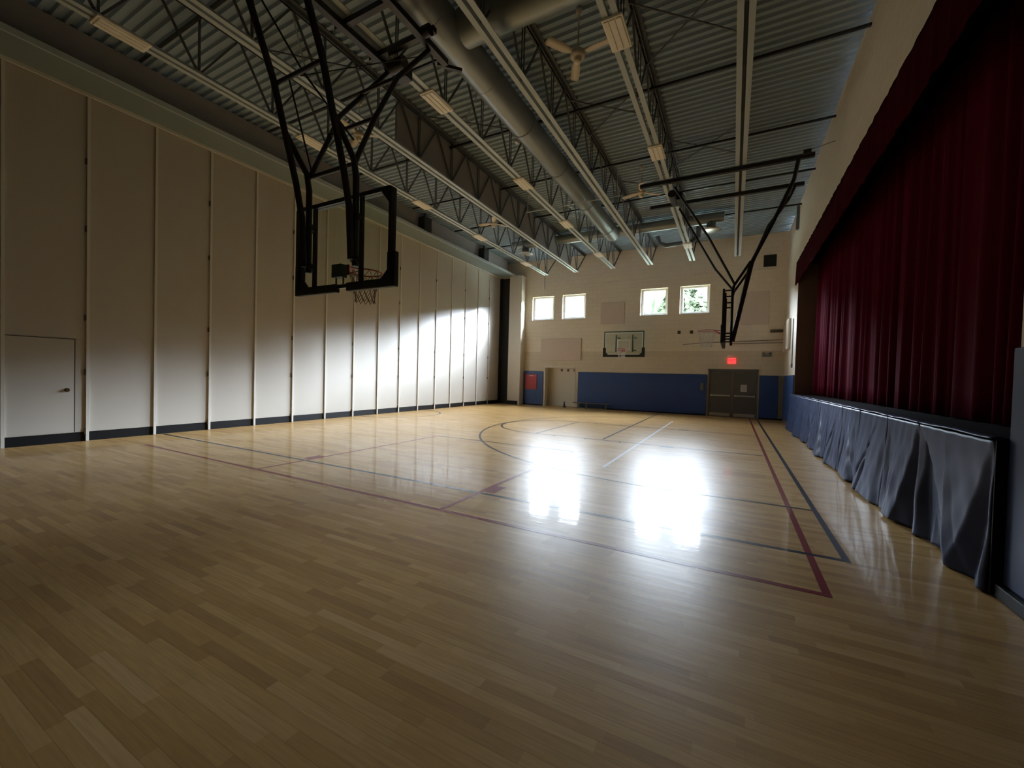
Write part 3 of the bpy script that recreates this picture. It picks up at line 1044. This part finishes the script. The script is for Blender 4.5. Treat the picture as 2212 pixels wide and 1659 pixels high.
# recessed door
d1 = MB()
z = 0.0
d1.box(DL[0], DL[1], YF + 0.56, YF + 0.62, 0, 2.08)
o = d1.obj('door_1', 'rolld', kind='structure')
m = MB()
for k in range(20):
    m.box(DL[0], DL[1], YF + 0.548, YF + 0.56, 0.02 + k * .088, 0.095 + k * .088)
m.obj('door_slats', 'rolld', parent=o)
for x in (-8.12, -7.76, -7.4):
    MB().box(x - .06, x + .06, YF + 0.545, YF + 0.56, 1.86, 1.98).obj('vision_square', 'brass', parent=o)
MB().box(DL[0], DL[0] + .05, YF - .012, YF + .3, 0, 2.08).box(DL[1] - .05, DL[1], YF - .012, YF + .3, 0, 2.08).box(DL[0], DL[1], YF - .012, YF + .3, 2.03, 2.09) \
    .obj('door_frame', 'rolld', parent=o)
# double doors
m = MB().box(DR[0], DR[0] + .06, YF - .03, YF + .1, 0, 2.08).box(DR[1] - .06, DR[1], YF - .03, YF + .1, 0, 2.08).box(DR[0], DR[1], YF - .03, YF + .1, 2.02, 2.09)
d2 = m.obj('door_2', 'dframe', kind='structure')
xm = -0.02
for a, b in ((DR[0] + .06, xm - .035), (xm + .035, DR[1] - .06)):
    lf_ = MB().box(a + .004, b - .004, YF + .01, YF + .06, 0.01, 2.015).obj('door_leaf', 'door', parent=d2)
    MB().box(a + .04, b - .04, YF - .05, YF - .015, 0.90, 0.96).box(a + .04, a + .1, YF - .015, YF + .01, 0.89, .97).box(b - .1, b - .04, YF - .015, YF + .01, 0.89, .97) \
        .obj('push_bar', 'chrome', parent=lf_)
    MB().box(a + .03, b - .03, YF + .004, YF + .01, 0.03, 0.17).obj('kick_plate', 'chrome', parent=lf_)
    MB().box(a + .12, a + .42, YF - .04, YF + .01, 1.90, 1.955).bar((a + .3, YF - .03, 1.97), (a + .55, YF - .03, 2.04), .02).obj('door_closer', 'dframe', parent=lf_)
MB().box(xm - .035, xm + .035, YF - .01, YF + .08, 0, 2.02).obj('mullion', 'dframe', parent=d2)
MB().box(DR[0] - .1, DR[1] + .1, YF + .1, YF + .3, -0.15, 2.2).obj('door_light_block', 'dark', kind='structure')  # unseen blocker added to stop outdoor light leaking around the doors
pp = MB().box(0.30, 0.53, YF - 0.004, YF + 0.009, 1.12, 1.42).obj('paper_notice', 'paper', label='white paper notice on the right double door', cat='notice')
m = MB()
for k, wd in enumerate((.16, .12, .17, .14, .1)):
    m.box(.415 - wd / 2, .415 + wd / 2, YF - 0.006, YF - .004, 1.36 - k * .045, 1.372 - k * .045)
m.obj('grey_marks', 'greyink', parent=pp)
# exit sign
es = MB().box(-0.23, 0.08, YF - 0.06, YF, 2.33, 2.56).obj('exit_sign', 'exitr', label='glowing red exit sign above the double doors', cat='sign', bevel=.006)
tc_ = bpy.data.curves.new('letters', 'FONT')
tc_.body = 'EXIT'
tc_.size = 0.15
tc_.extrude = 0.002
tc_.align_x = 'CENTER'
tc_.align_y = 'CENTER'
tc_.materials.append(MT['exitl'])
to = bpy.data.objects.new('letters', tc_)
COL.objects.link(to)
to.parent = es
to.location = (-0.075, YF - 0.064, 2.447)
to.rotation_euler = (PI / 2, 0, 0)
dg = bpy.context.evaluated_depsgraph_get()
dg.update()
me_ = bpy.data.meshes.new_from_object(to.evaluated_get(dg))
tm = bpy.data.objects.new('lettering', me_)
COL.objects.link(tm)
tm.parent = es
tm.location = to.location
tm.rotation_euler = to.rotation_euler
bpy.data.objects.remove(to)
# vent
v = MB().box(0.97, 1.43, YF - .03, YF, 6.38, 6.86).obj('wall_vent', 'dark', label='dark square vent grille high on the far wall at right', cat='vent')
m = MB()
for k in range(8):
    m.bar((0.99, YF - .035, 6.43 + k * .055), (1.41, YF - .035, 6.43 + k * .055), .012, .02)
m.parts('louvre', 'black', v)
MB().tube([(-7.05, YF - .015, 6.27), (1.45, YF - .015, 6.27)], .012, 8).obj('conduit', 'far', label='thin horizontal conduit along the far wall above the windows',
                                                                      cat='conduit')
MB().tube([(-9.03, YF - .015, 7.7), (-9.0, YF - .015, 6.2)], .012, 8).obj('conduit', 'steel', label='thin vertical conduit above the leftmost window', cat='conduit')
for x, lb in ((-2.24, 'left of two small brown wall boxes beside the side hoop rim'), (-1.72, 'right of two small brown wall boxes beside the side hoop rim')):
    MB().box(x - .065, x + .065, YF - .05, YF, 3.66, 3.80).obj('wall_box', 'brass', label=lb, cat='junction box', group='small brown wall boxes', bevel=.008)
MB().tube([(-2.05, YF - .03, 3.17), (-1.2, YF - .03, 3.24), (1.8, YF - .03, 3.32)], .014, 6).tube([(-.2, YF - .03, 3.18), (1.8, YF - .03, 3.20)], .014, 6) \
    .obj('wall_cable', 'dframe', label='cables strung along the far wall behind the side hoop', cat='cable')
MB().box(1.05, 1.38, YF - .09, YF, 2.62, 2.72).lathe([(0, 0), (.05, .02), (.06, .06), (0, .08)], (1.1, YF - .07, 2.72), 12) \
    .lathe([(0, 0), (.05, .02), (.06, .06), (0, .08)], (1.33, YF - .07, 2.72), 12).obj('emergency_light', 'dframe',
                                                                                  label='small emergency light unit right of the exit sign', cat='emergency light')
MB().box(1.3, 1.75, YF - .07, YF, 3.62, 3.74).obj('shadow_block', 'brass', label='low brown block standing for a shadow on the far wall near the right corner', cat='wall shadow', bevel=.02)  # dark box added where a shadow blurs the wall
MB().box(-1.28, -1.15, YF - .09, YF - .05, 1.12, 1.44).obj('switch_plate', 'dframe', label='grey plate on the blue pad left of the double doors', cat='switch plate')
# bench and cone
b = empty('low_bench', (-6.2, 20.0, 0), 'low grey-framed bench against the long blue pad', 'bench')
MB().box(-7.10, -5.28, 19.82, 20.12, .255, .29).obj('seat', 'dframe', parent=b)
for x in (-6.85, -6.55 + .1, -5.45):
    MB().box(x - .02, x + .02, 19.85, 19.9, 0.0, .255).box(x - .02, x + .02, 20.04, 20.09, 0, .255).parts('leg', 'dframe', b)
MB().box(-7.1, -5.45, 19.85, 19.88, .03, .06).obj('foot_rail', 'dframe', parent=b)
MB().lathe([(.0, .30), (.02, .30), (.055, .03), (.09, .03), (.09, 0.0), (0, 0)], (-7.62, 20.0, 0), 16).obj(
    'marker_cone', 'black', label='small dark cone on the floor before the recessed door', cat='cone')

# ------------------------------------------------------------------ right wall items
MB().box(XR - .04, XR, Y1 + 0.02, YF - .3, 0.06, 1.83).obj('wall_pad', 'blue', label='bright blue wall pad on the right wall beyond the stage', cat='wall pad',
                                                     group='blue wall pads', bevel=.012)
MB().box(XR - .09, XR - .001, 18.55, 19.35, 2.85, 3.98).obj('acoustic_panel', 'cream', label='nearer pale panel on the right wall beyond the stage',
                                                   cat='acoustic panel', group='pale panels on the right wall', bevel=.01)
MB().box(XR - .09, XR - .001, 19.62, 20.2, 2.8, 3.98).obj('acoustic_panel', 'acoustic', label='farther beige panel on the right wall, at the far corner',
                                                  cat='acoustic panel', group='pale panels on the right wall', bevel=.01)
MB().tube([(XR - .02, 17.7, 3.85), (XR - .02, 17.7, 2.25)], .015, 8).box(XR - .05, XR, 17.66, 17.74, 2.1, 2.25).obj(
    'conduit', 'steel', label='vertical grey conduit on the right wall beside the stage opening', cat='conduit')
MB().box(XR - .09, XR, 17.3, 17.45, 6.9, 7.7).obj('wall_post', 'steel', label='short grey steel post high on the right wall under the deck', cat='post')
# near pads and base on the right wall
for y0, y1, lb in ((2.9, 4.40, 'navy wall pad at the right edge, beside the stage front'), (1.4, 2.89, 'navy wall pad just outside the right edge'),
                   (-0.1, 1.39, 'navy wall pad to the right of the camera')):
    MB().box(XR - .045, XR, y0, y1, 0.1, 1.85).obj('wall_pad', 'navy', label=lb, cat='wall pad', group='blue wall pads', bevel=.012)
MB().box(XR - .085, XR, YB, 4.40, 0, 0.1).obj('baseboard_right', 'rubber', kind='structure', bevel=.008)


# valance and curtain
def cur(y, seed=0.0):
    return (math.sin(y * 15.0 + 1.3 * math.sin(y * 2.1 + seed)) * 0.55 + math.sin(y * 26 + 2 * math.sin(y * 3.3) + seed) * 0.28 +
            math.sin(y * 6.3 + seed * 2) * 0.35)


def curtain_fn(u, v):
    y = 4.0 + 13.3 * u
    z = SH + 0.015 + (VT + 0.3 - SH) * v
    g = 1 - 0.45 * v
    yy = y + 0.05 * math.sin(y * 9) * (1 - v)
    return (2.42 + 0.085 * cur(y) * g, yy, z)


MB().grid(curtain_fn, 1100, 14).obj('stage_curtain', 'velvet', label='maroon velvet stage curtain hanging in deep folds behind the opening', cat='curtain',
                                   solid=0.008)


def val_fn(u, v):
    y = Y0 - 0.1 + (Y1 - Y0 + 0.18) * u
    z = 4.90 + (VT + 0.12 - 4.90) * v
    return (1.80 + 0.018 * cur(y, 1.7) * (1 - 0.6 * v) - 0.01 * (1 - v), y, z + 0.012 * math.sin(y * 15) * (1 - v))


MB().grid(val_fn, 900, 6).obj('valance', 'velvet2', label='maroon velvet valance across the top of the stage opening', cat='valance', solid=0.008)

# stage skirt panels
SY = [4.42, 5.81, 6.81, 8.07, 9.20, 10.40, 11.59, 12.80, 13.96, 15.40, 16.95]
SN = ['nearest the camera, with wide creases', 'second from the camera', 'third from the camera', 'fourth from the camera', 'fifth from the camera',
      'sixth from the camera', 'seventh from the camera', 'eighth from the camera', 'ninth from the camera', 'farthest, beside the bright blue wall pad']
rs = random.Random(3)
for i in range(len(SY) - 1):
    y0, y1 = SY[i] + 0.008, SY[i + 1] - 0.008
    folds = []
    if i == 0:
        folds = [(0.97, 0.62, 0.30, 0.12), (0.0, 0.20, 0.16, 0.10), (0.9, 0.85, 0.10, 0.08), (0.55, 0.36, 0.12, -0.04)]
    elif i == 1:
        folds = [(0.02, 0.16, 0.22, 0.14), (0.9, 0.8, 0.18, 0.06), (.45, .5, .2, -.03)]
    else:
        for q in range(3):
            folds.append((rs.uniform(0, 1), rs.uniform(0.05, 0.95), rs.uniform(.06, .14), rs.uniform(.015, .04)))
    bul = rs.uniform(.09, .15) if i else 0.05
    lo = rs.uniform(0.01, 0.035)
    ph = rs.uniform(0, 6)

    def sk(u, v, y0=y0, y1=y1, folds=folds, bul=bul, lo=lo, ph=ph, i_=i):
        t = 1 - v      # 0 top .. 1 bottom
        z = lo + (SH - 0.015 - lo) * v + 0.012 * math.sin(u * 7 + ph) * t
        out = 0.018 + bul * t ** 1.6 * (0.35 + 0.65 * math.sin(PI * u) ** 0.7) + 0.012 * math.sin(u * 9 + ph + t * 3) * t
        for ut, ub, wd, dp in folds:
            c_ = ut + (ub - ut) * t
            w2 = wd * (0.12 + 0.88 * t)
            q_ = max(0.0, 1 - abs(u - c_) / w2)
            q_ = q_ * q_ * (3 - 2 * q_) if i_ > 1 else q_
            out -= dp * q_ * min(1, t * 1.6)
        out += 0.006 * math.sin(u * 31 + ph * 3) * math.sin(v * 12 + ph)
        e = min(u, 1 - u)
        out -= 0.012 * max(0, 1 - e / 0.02)
        out = max(out, -0.045)
        return (1.75 - out, y0 + (y1 - y0) * u, z)
    r = MB().grid(sk, 90, 44).obj('hanging_pad', 'navy', label='blue vinyl panel hung on the stage front, ' + SN[i], cat='stage skirt panel',
                                group='blue vinyl panels along the stage front', solid=0.006)
    m = MB()
    m.grid(lambda u, v, y0=y0, y1=y1, ph=ph: (1.725 + 0.10 * v - .006 * math.sin(v * 3.1) + .003 * math.sin(u * 40 + ph), y0 + (y1 - y0) * u,
                                            SH + 0.004 + 0.012 * math.sin(v * PI) + .004 * math.sin(u * 9 + ph)), 30, 5)
    m.obj('top_fold', 'navy', parent=r, solid=0.006)
m = MB().box(1.745, XR - .002, Y0 - 0.012, Y0 + 0.002, 0.01, SH)
m.obj('stage_end_cover', 'rubber', label='black end face of the stage front beside the right-hand pad', cat='stage skirt end', bevel=.004)
MB().box(1.80, XR, Y0 + .01, Y1, 0.0, SH - .06).obj('trim_4', 'dark', kind='structure')

# ------------------------------------------------------------------ outside
MB().box(-90, 90, YF + 0.8, 160, -0.6, -0.3).obj('ground', 'grass', kind='structure')


def tree(x, y, h, r, lb, seed, hole=0.0):
    rt = random.Random(seed)
    t = empty('tree', (x, y, -0.3), lb, 'tree', 'trees outside the windows')
    MB().tube([(x, y, -0.3), (x + .1, y, h * .4), (x - .1, y + .1, h * .8)], [.22, .16, .06], 8).obj('trunk', 'bark', parent=t)
    m = MB()
    n = 2600
    for _ in range(n):
        a = rt.uniform(0, 2 * PI)
        cz = rt.uniform(-1, 1)
        q = rt.uniform(0.45, 1) ** 0.5
        s_ = math.sqrt(1 - cz * cz)
        p = Vector((x + r * q * s_ * math.cos(a), y + r * q * s_ * math.sin(a), h * .62 + h * .38 * q * cz))
        d_ = Vector((rt.gauss(0, 1), rt.gauss(0, 1), rt.gauss(0, .6))).normalized()
        e_ = d_.cross(Vector((rt.gauss(0, 1), rt.gauss(0, 1), rt.gauss(0, 1)))).normalized()
        L_ = rt.uniform(.18, .34)
        m.add([p - d_ * L_, p + e_ * L_ * .5, p + d_ * L_, p - e_ * L_ * .5], [(0, 1, 2, 3)])
    m.obj('foliage', 'leaf', parent=t)


tree(-3.2, 31, 8.2, 1.9, 'leafy green tree seen through the rightmost window', 1)
tree(-7.6, 32, 8.0, 1.9, 'leafy tree outside the third window from the left', 2)
rh = random.Random(5)
hp = [[rh.uniform(-1, 1) for _ in range(400)] for _ in range(30)]


def hedge(u, v):
    x = -60 + 150 * u
    a = v * 3
    n_ = hp[int(v * 24)][int(u * 380)]
    if a < 1:
        y, z = 36.2, -0.3 + 9.7 * a
    elif a < 2:
        y, z = 36.2 + 4 * (a - 1), 9.4 + 0.4 * math.sin(PI * (a - 1))
    else:
        y, z = 40.2, 9.4 - 9.7 * (a - 2)
    top = 0.75 * math.sin(x * 0.9) * math.sin(x * 0.37 + 1) + 0.5 * math.sin(x * 2.3) + 0.25 * math.sin(x * 5.1 + 2)
    z += top * max(0, z) / 9.4
    return (x + .1 * n_, y + 0.22 * n_, z + 0.12 * n_ * (1 if a > .2 else 0))


MB().grid(hedge, 380, 24, smooth=False).obj('hedge', 'leaf', label='tall green hedge row outside beyond the windows', cat='hedge', kind='stuff')

for o in S.objects:
    if '_wo' in o.keys():
        del o['_wo']
